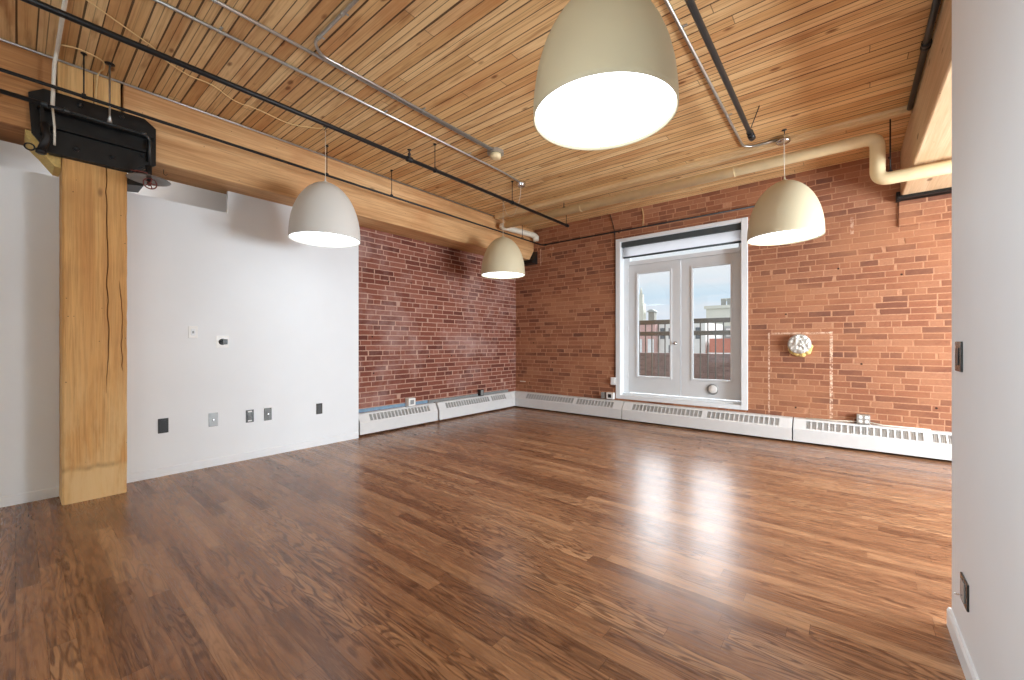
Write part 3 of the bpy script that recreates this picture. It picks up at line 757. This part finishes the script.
def conduit(name, pts, r, mat, label, cat='conduit', rad=0.06, straps=()):
    root = thing(name, pts[0], label, cat)
    MB().tube(fillet(pts, rad) if len(pts) > 2 else pts, r, 12).build('pipe_run', mat, root)
    for (x, y, z, ax) in straps:
        n = MB()
        n.lathe([(r+0.0005, -0.008), (r+0.003, -0.008), (r+0.003, 0.008), (r+0.0005, 0.008)], (x, y, z), ax, 16, close=True)
        if ax == 'y': n.box((x+r, y-0.008, ZC-0.004), (x+r+0.03, y+0.008, ZC-0.001))
        else: n.box((x-0.008, y+r, ZC-0.004), (x+0.008, y+r+0.03, ZC-0.001))
        n.build('strap', 'galvanised', root)
    return root
zc = ZC-0.014
conduit('electrical_conduit', [(-3.355, -3.9, zc), (-3.355, 3.9, zc), (-3.39, 4.30, zc)], 0.0115, 'galvanised', 'straight silver conduit on the ceiling leading to the back pendant canopy', rad=0.3,
        straps=[(-3.355, y, zc, 'y') for y in (0.9, 2.2, 3.3)])
conduit('electrical_conduit', [(-3.075, -3.9, zc), (-3.075, 3.36, zc)], 0.0115, 'galvanised', 'silver conduit on the ceiling ending at the small detector box',
        straps=[(-3.075, y, zc, 'y') for y in (0.8, 2.1, 3.0)])
conduit('electrical_conduit', [(-0.6, 1.36, zc), (-2.95, 1.36, zc), (-3.045, 1.45, zc), (-3.045, 3.36, zc)], 0.0115, 'galvanised', 'silver conduit crossing the planks then bending alongside the detector conduit', rad=0.12,
        straps=[(-2.55, 1.36, zc, 'x'), (-2.88, 1.36, zc, 'x'), (-3.045, 2.4, zc, 'y')])
conduit('electrical_conduit', [(-0.88, -3.9, zc), (-0.88, 5.06, zc), (-0.80, 5.135, zc), (-0.57, 5.135, zc)], 0.0115, 'galvanised', 'silver conduit bending round to the canopy of the pendant beside the door', rad=0.1,
        straps=[(-0.88, y, zc, 'y') for y in (2.9, 4.3)])
conduit('beam_conduit', [(-4.642, -3.9, 3.405), (-4.642, 5.16, 3.405)], 0.009, 'galvanised', 'thin grey conduit tucked along the top edge of the long beam')
rp = thing('sprinkler_pipe', (-0.69, 1.0, 3.20), 'dark grey sprinkler pipe hung beside the silver conduit right of the big pendant', 'pipe')
MB().tube([(-0.680, -3.9, 3.20), (-0.698, 4.43, 3.20)], 0.0205, 16).build('pipe_run', 'dark_pipe', rp)
MB().lathe([(0.021, -0.06), (0.030, -0.052), (0.030, 0.02), (0.023, 0.035), (0.01, 0.038)], (-0.698, 4.43, 3.20), 'y', 18).build('end_cap', 'black_iron', rp)
for y, lean in ((0.6, 0.0), (4.32, 0.075)):
    hr = MB().tube([(-0.695, y, 3.20+0.02), (-0.695+lean, y, ZC)], 0.0045, 8).build('hanger_rod', 'black_iron', rp)
    MB().lathe([(0.0225, -0.011), (0.028, -0.011), (0.028, 0.011), (0.0225, 0.011)], (-0.696, y, 3.20), 'y', 18, close=True).build('hanger_ring', 'black_iron', hr)
rq = thing('sprinkler_pipe', (0.43, 1.0, 3.38), 'dark pipe running along the top of the pale right beam', 'pipe')
MB().tube([(0.425, 2.63, 3.375), (0.438, 5.14, 3.375)], 0.02, 16).build('pipe_run', 'dark_pipe', rq)
coupling(rq, 0.435, 4.12, 3.375, 0.02); 

wp = thing('heating_pipe', (-2.0, 5.25, 3.22), 'thick cream painted pipe crossing below the planks and stepping down under the pale beam', 'pipe')
path = fillet([(-4.44, 5.25, 3.235), (0.225, 5.25, 3.22), (0.225, 5.25, 2.812), (2.6, 5.25, 2.80)], 0.09, 8)
MB().tube(path, 0.058, 24).build('pipe_run', 'cream_pipe', wp)
MB().tube(fillet([(-4.43, 5.25, 3.235), (-4.56, 5.25, 3.237), (-4.56, 6.235, 3.28), (-4.56, 6.25, 3.20)], 0.06), 0.049, 20).build('branch_run', 'white_pipe', wp)
MB().tube([(-4.56, 6.20, 3.275), (-4.56, 6.262, 3.25), (-4.56, 6.27, 3.18)], [0.056, 0.062, 0.054], 20).build('elbow', 'white_pipe', wp)
for (x, z) in ((-3.3, 3.23), (0.315, 2.812)): 
    MB().tube([(x, 5.25, z+0.055), (x, 5.25, ZC)], 0.006, 8).lathe([(0.02, 0), (0.02, 0.01), (0.008, 0.02)], (x, 5.25, z+0.056), 'z', 12).build('hanger_rod', 'black_iron', wp)
for x in (-3.0, -1.0):
    MB().torus((x, 5.25, 3.228 if x < -2 else 3.222), 'x', 0.0585, 0.004).build('joint_band', 'cream_pipe', wp)

# white and cream cables at the upper left
cw = thing('cable_bundle', (-4.0, 0.2, 3.39), 'white cable bundle crossing the planks and dropping over the post cap', 'cable')
MB().tube(fillet([(-1.6, 0.21, 3.402), (-4.52, 0.195, 3.40), (-4.555, 0.185, 3.33), (-4.55, 0.175, 3.00)], 0.05), 0.0115, 12).build('cable_run', 'cable_white', cw)
MB().tube([(-4.55, 0.175, 2.995), (-4.548, 0.185, 2.86), (-4.55, 0.185, 2.72)], 0.007, 8).build('cable_tail', 'cable_white', cw)
def smooth_path(P, n=6):
    P = [Vector(p) for p in P]; out = []
    Q = [P[0]]+P+[P[-1]]
    for i in range(1, len(Q)-2):
        for k in range(n):
            s = k/n
            a, b, c, d = Q[i-1], Q[i], Q[i+1], Q[i+2]
            out.append(0.5*((2*b)+(c-a)*s+(2*a-5*b+4*c-d)*s*s+(3*b-a-3*c+d)*s**3))
    out.append(P[-1]); return out
tag(MB().tube(smooth_path([(-4.38, 0.21, 3.40), (-4.36, 0.30, 3.408), (-4.40, 0.42, 3.408), (-4.52, 0.44, 3.405), (-4.64, 0.42, 3.39), (-4.645, 0.405, 3.10)]), 0.005, 8).build('thin_cable', 'cable_cream'),
    'short cream cable looping from the cable bundle to the beam blocks', 'cable')
tag(MB().tube(smooth_path([(-3.55, 0.05, 3.414), (-3.736, 0.339, 3.412), (-3.87, 0.56, 3.412), (-3.918, 0.638, 3.412), (-4.027, 0.726, 3.412), (-4.109, 0.884, 3.412), (-4.113, 1.046, 3.412),
      (-4.226, 1.246, 3.412), (-4.217, 1.435, 3.412), (-4.248, 1.711, 3.412), (-4.135, 1.913, 3.412), (-4.05, 1.98, 3.412)]), 0.0042, 8).build('lamp_cable', 'cable_cream'),
    'long thin cream cable wandering over the planks to the pendant by the white wall', 'cable')
tag(MB().tube(smooth_path([(-3.073, 6.333, 3.40), (-3.02, 6.333, 3.22), (-2.99, 6.333, 3.05), (-2.985, 6.333, 2.96), (-2.98, 6.333, 1.5), (-2.99, 6.333, 0.68)]), 0.005, 8).build('wall_cable', 'dark_pipe'),
    'thin cable running down the brick along the left side of the door casing', 'cable')
tag(MB().tube(smooth_path([(-2.525, 6.333, 3.40), (-2.505, 6.333, 3.3), (-2.51, 6.333, 3.1)]), 0.005, 8).build('wall_cable', 'cable_cream'),
    'short thin cable on the brick above the french door', 'cable')

# ------------------------------------------------------------------ pendants
R0, HS = 0.33, 0.58
def shade_profile():
    out = []
    for k in range(25):
        h = k/24
        r = R0*max(0.0, 1-h**2.25)**0.54
        out.append((max(r, 0.028), h*HS))
    return out
def make_pendant(x, y, zr, label, ztop=ZC):
    root = thing('pendant_lamp', (x, y, zr), label, 'lamp', 'dome pendant lamps')
    pr = shade_profile()
    inner = [(max(r-0.006, 0.022), max(h-0.006, 0.0)) for r, h in pr]
    # shell: outer up, inner back down
    MB().lathe([(pr[0][0]-0.003, -0.002)]+pr+[(p[0], p[1]) for p in inner[::-1]], (x, y, zr), 'z', 64, close=True).build('lamp_shade', 'shade_outer', root)
    MB().lathe([(R0-0.010, 0.014), (R0-0.010, 0.020), (0.03, 0.026)], (x, y, zr), 'z', 64).build('diffuser', 'lamp_glow', root)
    MB().lathe([(0.032, HS-0.002), (0.03, HS+0.004), (0.010, HS+0.008), (0.007, HS+0.03), (0.004, HS+0.052)], (x, y, zr), 'z', 24).build('top_cap', 'shade_outer', root)
    return root
def cord(root, pts, r=0.0022):
    MB().tube(pts, r, 8).build('cord', 'cable_white', root)
def hook(root, x, y):
    h = MB().lathe([(0.022, 0), (0.022, -0.004), (0.006, -0.008), (0.005, -0.02)], (x, y, ZC), 'z', 14).torus((x, y, ZC-0.03), 'x', 0.010, 0.0028, 16, 6)
    h.build('ceiling_hook', 'dark_pipe', root)
PEND = [(-0.888, 1.759, 2.313, 'large cream dome pendant hanging nearest, cut off by the top of the photo'),
        (-4.055, 1.980, 2.283, 'white looking dome pendant hanging in front of the white wall'),
        (-0.493, 4.969, 2.319, 'cream dome pendant hanging just right of the french door'),
        (-4.015, 4.676, 2.269, 'smallest looking cream dome pendant in the brick corner')]
base = None
for (x, y, zr, lab) in PEND:
    if base is None:
        base = make_pendant(x, y, zr, lab); rt = base; proto = list(base.children)
    else:
        rt = base.copy(); COL.objects.link(rt); rt.location = (x, y, zr); rt['label'] = lab
        for ch in proto:
            cc = sub_copy(ch, rt)
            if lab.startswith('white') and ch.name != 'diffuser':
                cc.data = cc.data.copy(); cc.data.materials[0] = M['shade_wall_lit']
    zt = zr+HS+0.05
    hook(rt, x, y)
    cord(rt, [(x, y, zt), (x, y, ZC-0.038)])
    if lab.startswith('cream dome'):
        MB().lathe([(0.070, 0), (0.070, -0.015), (0.055, -0.03), (0.02, -0.036)], (-0.52, 5.135, ZC-0.036), 'z', 28).build('canopy', 'chrome', rt)
        cord(rt, smooth_path([(-0.52, 5.12, ZC-0.07), (-0.51, 5.10, 3.30), (-0.505, 5.02, 3.18), (-0.493, 4.972, 3.05)]))
    elif lab.startswith('smallest'):
        MB().lathe([(0.062, 0), (0.062, -0.03), (0.05, -0.05), (0.05, -0.058), (0.015, -0.064)], (-3.40, 4.33, ZC), 'z', 28).build('canopy', 'chrome', rt)
        cord(rt, smooth_path([(-3.40, 4.33, ZC-0.06), (-3.46, 4.37, 3.20), (-3.65, 4.48, 3.06), (-3.88, 4.61, 3.15), (x, y, ZC-0.04)]))
    elif lab.startswith('large'):
        MB().lathe([(0.065, 0), (0.065, -0.02), (0.02, -0.03)], (x+0.05, y-0.25, ZC), 'z', 28).build('canopy', 'chrome', rt)
        cord(rt, smooth_path([(x+0.05, y-0.25, ZC-0.03), (x+0.03, y-0.15, 3.30), (x, y, ZC-0.04)]))
# detector box at the end of the conduit
db = thing('smoke_detector', (-3.06, 3.42, ZC), 'round white detector on a steel box at the end of a conduit', 'detector')
MB().prism([(-3.12, 3.36), (-3.02, 3.36), (-2.985, 3.41), (-2.985, 3.48), (-3.02, 3.53), (-3.12, 3.53), (-3.155, 3.48), (-3.155, 3.41)], 'z', ZC-0.04, ZC-0.001).build('junction_box', 'galvanised', db)
MB().lathe([(0.062, 0), (0.064, -0.02), (0.058, -0.042), (0.03, -0.05)], (-3.07, 3.445, ZC-0.04), 'z', 28).build('detector_cap', 'cream_pipe', db)

# ------------------------------------------------------------------ outside
struct('balcony_floor', MB().box((-4.6, 6.70, 0.10), (0.6, 8.35, 0.30)), 'concrete', 'concrete balcony slab outside the door')
rl = thing('balcony_railing', (-2.3, 8.0, 0.30), 'dark olive metal balcony railing with two wide bars outside the door', 'railing')
MB().box((-4.5, 7.97, 1.615), (0.4, 8.03, 1.702), 0.006).build('top_rail', 'rail_olive', rl)
MB().box((-4.5, 7.975, 1.393), (0.4, 8.025, 1.476), 0.006).build('middle_rail', 'rail_olive', rl)
MB().box((-4.5, 7.98, 0.36), (0.4, 8.02, 0.40)).build('bottom_rail', 'rail_olive', rl)
bal = None
for k in range(37):
    x = -4.4+0.1285*k
    if bal is None:
        bal = MB().box((x-0.009, 7.991, 0.40), (x+0.009, 8.009, 1.62)).build('baluster', 'rail_olive', rl); x00 = x
    else:
        c_ = bal.copy(); COL.objects.link(c_); c_.parent = rl; c_.location = (bal.location[0]+x-x00, bal.location[1], bal.location[2])
for x in (-4.47, 0.37):
    MB().box((x-0.025, 7.975, 0.30), (x+0.025, 8.025, 1.62)).build('railing_post', 'rail_olive', rl)
tag(MB().box((-13.0, 14.0, -9.0), (3.0, 14.4, 0.91)).build('roof_parapet', 'brick_brown'), 'brown brick parapet of the neighbouring roof behind the railing', 'parapet')

def building(name, x0, x1, y0, y1, z1, mat, label, wins=(), extra=None, z0=-9.0):
    root = MB().box((x0, y0, z0), (x1, y1, z1)).build(name, mat)
    tag(root, label, 'building')
    for (wx0, wx1, wz0, wz1, wm) in wins:
        MB().box((wx0, y0-0.05, wz0), (wx1, y0+0.02, wz1)).build('window', wm, root)
    return root
# pink brick house
w = [(-14.2+0.9*k, -13.75+0.9*k, 0.2, 1.55, 'window_light') for k in range(4)] + [(-14.2+0.9*k, -13.75+0.9*k, 1.95, 2.6, 'window_light') for k in range(2)]
building('brick_house', -15.0, -10.95, 30, 36, 2.95, 'facade_pink', 'pinkish brick house seen low through the left door leaf', w)
w = [(-10.75+0.62*k, -10.42+0.62*k, 1.55, 2.35, 'window_dark') for k in range(5)] + [(-10.75+0.62*k, -10.42+0.62*k, -0.3, 1.1, 'window_dark') for k in (1, 3)]
building('terrace_house', -10.92, -7.62, 30.5, 36, 2.7, 'facade_white', 'white fronted house with dark windows behind the railing', w)
w = [(-7.45+0.55*k, -7.1+0.55*k, 1.75, 2.4, 'window_light') for k in range(6)]
building('office_block', -7.6, -3.6, 36, 42, 2.6, 'facade_grey', 'grey block with pale windows behind the right railing bars', w)
w = [(-6.9+0.8*k, -6.5+0.8*k, -0.2, 0.35, 'window_dark') for k in range(4)]
rbld = building('red_house', -7.25, -3.2, 30, 34, 1.55, 'facade_red', 'low red brick house seen through the right door leaf', w)
MB().box((-7.35, 29.9, 0.42), (-3.2, 30.05, 0.60)).build('cornice', 'facade_white', rbld)
MB().box((-7.35, 29.85, -2.0), (-3.2, 30.05, 0.42)).build('ground_floor', 'facade_grey', rbld)
bb = building('stone_block', -14.9, -5.0, 60, 70, 6.3, 'stone_beige', 'big beige stone building with a crenellated roof line in the right door leaf')
MB().box((-15.1, 59.7, 5.9), (-4.9, 60.1, 6.3)).build('cornice', 'stone_beige', bb)
MB().box((-14.9, 59.85, 2.75), (-5.0, 60.02, 2.95)).build('string_course', 'stone_dark', bb)
for k in range(8):
    MB().box((-13.1+0.75*k, 60.2, 6.3), (-12.6+0.75*k, 60.8, 7.15)).build('roof_block', 'stone_dark', bb)
MB().box((-13.2, 60.5, 6.9), (-6.9, 61.0, 7.25)).build('roof_rail', 'stone_beige', bb)
tw = thing('church_spire', (-24.1, 60, -9), 'thin pale tower rising at the left edge of the left door leaf', 'tower')
MB().box((-24.6, 59.6, -9), (-23.55, 60.6, 7.2)).build('tower_shaft', 'stone_beige', tw)
MB().box((-24.4, 59.8, 7.2), (-23.75, 60.4, 8.6)).build('upper_stage', 'stone_beige', tw)
MB().lathe([(0.22, 8.6), (0.16, 9.2), (0.05, 9.6)], (-24.08, 60.1, 0), 'z', 8).build('spire', 'stone_beige', tw)
cu = thing('roof_cupola', (-22.6, 60, -9), 'small grey roof lantern beside the pale tower', 'building')
MB().box((-26.5, 60.2, -9), (-18.0, 64, 4.55)).build('low_wing', 'facade_white', cu)
MB().box((-23.05, 60.3, 4.55), (-22.15, 61.2, 5.9)).build('lantern', 'stone_dark', cu)
MB().prism([(-23.35, 5.9), (-21.85, 5.9), (-22.4, 6.25), (-22.8, 6.25)], 'y', 60.1, 61.4).build('lantern_roof', 'facade_grey', cu)
struct('street_ground', MB().box((-120, 8.6, -9.3), (90, 140, -9.0)), 'concrete')

# ------------------------------------------------------------------ sky
wd = bpy.data.worlds.new('World'); S.world = wd; wd.use_nodes = True
nt = wd.node_tree; nt.nodes.clear()
class WT(NT):
    def __init__(s, tree): s.t = tree
t = WT(nt)
tc = t.n('ShaderNodeTexCoord')
sp_ = t.n('ShaderNodeSeparateXYZ', {0: tc.outputs['Generated']})
el = sp_.outputs[2]
grad = t.ramp(t.rng(el, -0.05, 0.6), [(0.0, lin(226, 228, 238)), (0.16, lin(222, 228, 240)), (0.24, lin(205, 224, 240)), (0.32, lin(232, 236, 242)), (1.0, lin(225, 232, 240))])
cl = t.noise(t.vec(t.m('MULTIPLY', sp_.outputs[0], 1.6), sp_.outputs[1], t.m('MULTIPLY', el, 14.0)), 2.2, 5, 0.6)
sky = t.mix(t.rng(cl, 0.46, 0.66, 0.0, 0.75), grad, lin(232, 233, 240))
st = t.ramp(t.rng(el, 0.0, 1.0), [(0.0, (0.068,)*3), (0.225, (0.068,)*3), (0.285, (0.9,)*3), (0.5, (0.9,)*3), (1.0, (0.25,)*3)])
bg = t.n('ShaderNodeBackground', {0: sky, 1: t.m('MULTIPLY', t.m('MULTIPLY', st, t.m('MAXIMUM', t.rng(sp_.outputs[1], 0.0, 0.7, 0.14, 1.0), t.rng(el, 0.235, 0.23))), 14.5)})
t.n('ShaderNodeOutputWorld', {0: bg.outputs[0]})

# ------------------------------------------------------------------ daylight through the windows out of frame, the hall lamp, and added fill lights
def area(name, loc, rot, sx, sy, power, col):
    l = bpy.data.lights.new(name, 'AREA'); l.shape = 'RECTANGLE'; l.size = sx; l.size_y = sy; l.energy = power; l.color = col
    o = bpy.data.objects.new(name, l); COL.objects.link(o); o.location = loc; o.rotation_euler = rot
    return o
area('daylight_side', (3.68, 3.6, 1.35), (0, PI/2, 0), 1.6, 1.4, 270, (0.84, 0.93, 1.0))
area('daylight_side', (3.68, 5.35, 1.35), (0, PI/2, 0), 1.6, 1.3, 190, (0.84, 0.93, 1.0))
area('added_front_fill', (-2.9, -4.18, 1.8), (-PI/2, 0, 0), 2.6, 2.5, 6, (0.84, 0.93, 1.0))  # added fill from behind the camera, no real window known there
def spot(name, loc, power, r, col):
    l = bpy.data.lights.new(name, 'POINT'); l.energy = power; l.shadow_soft_size = r; l.color = col
    o = bpy.data.objects.new(name, l); COL.objects.link(o); o.location = loc
spot('hall_lamp', (-5.65, 0.75, 3.2), 9, 0.12, (0.95, 0.97, 1.0))
# added uplight behind the camera, no such source known, brightens the planks
area('added_uplight', (-0.5, -1.9, 1.9), (PI, 0, 0), 1.4, 1.4, 105, (0.78, 0.91, 1.0))

# added fill spot beside the camera, only there to brighten the near right wall
fl = bpy.data.lights.new('added_fill_spot', 'SPOT'); fl.energy = 160; fl.spot_size = math.radians(100); fl.spot_blend = 1.0; fl.shadow_soft_size = 0.25; fl.color = (0.80, 0.92, 1.0)
fo = bpy.data.objects.new('added_fill_spot', fl); COL.objects.link(fo); fo.location = (-1.3, -0.2, 1.7)
fo.rotation_euler = (Vector((0.36, 1.9, 1.1))-fo.location).to_track_quat('-Z', 'Y').to_euler()

# ------------------------------------------------------------------ camera
cd = bpy.data.cameras.new('Camera'); cam = bpy.data.objects.new('Camera', cd); COL.objects.link(cam)
cd.sensor_fit = 'HORIZONTAL'; cd.sensor_width = 36.0; cd.lens = 36.0*408.0/1024.0
cd.shift_y = 3.0/1024.0; cd.clip_start = 0.05; cd.clip_end = 400
cam.location = (0, 0, 1.25); cam.rotation_euler = (PI/2, 0, math.radians(39.4))
S.camera = cam
S.view_settings.view_transform = 'Standard'; S.view_settings.look = 'None'
S.view_settings.gamma = 1.0; S.view_settings.use_curve_mapping = False
S.view_settings.exposure = 0.2
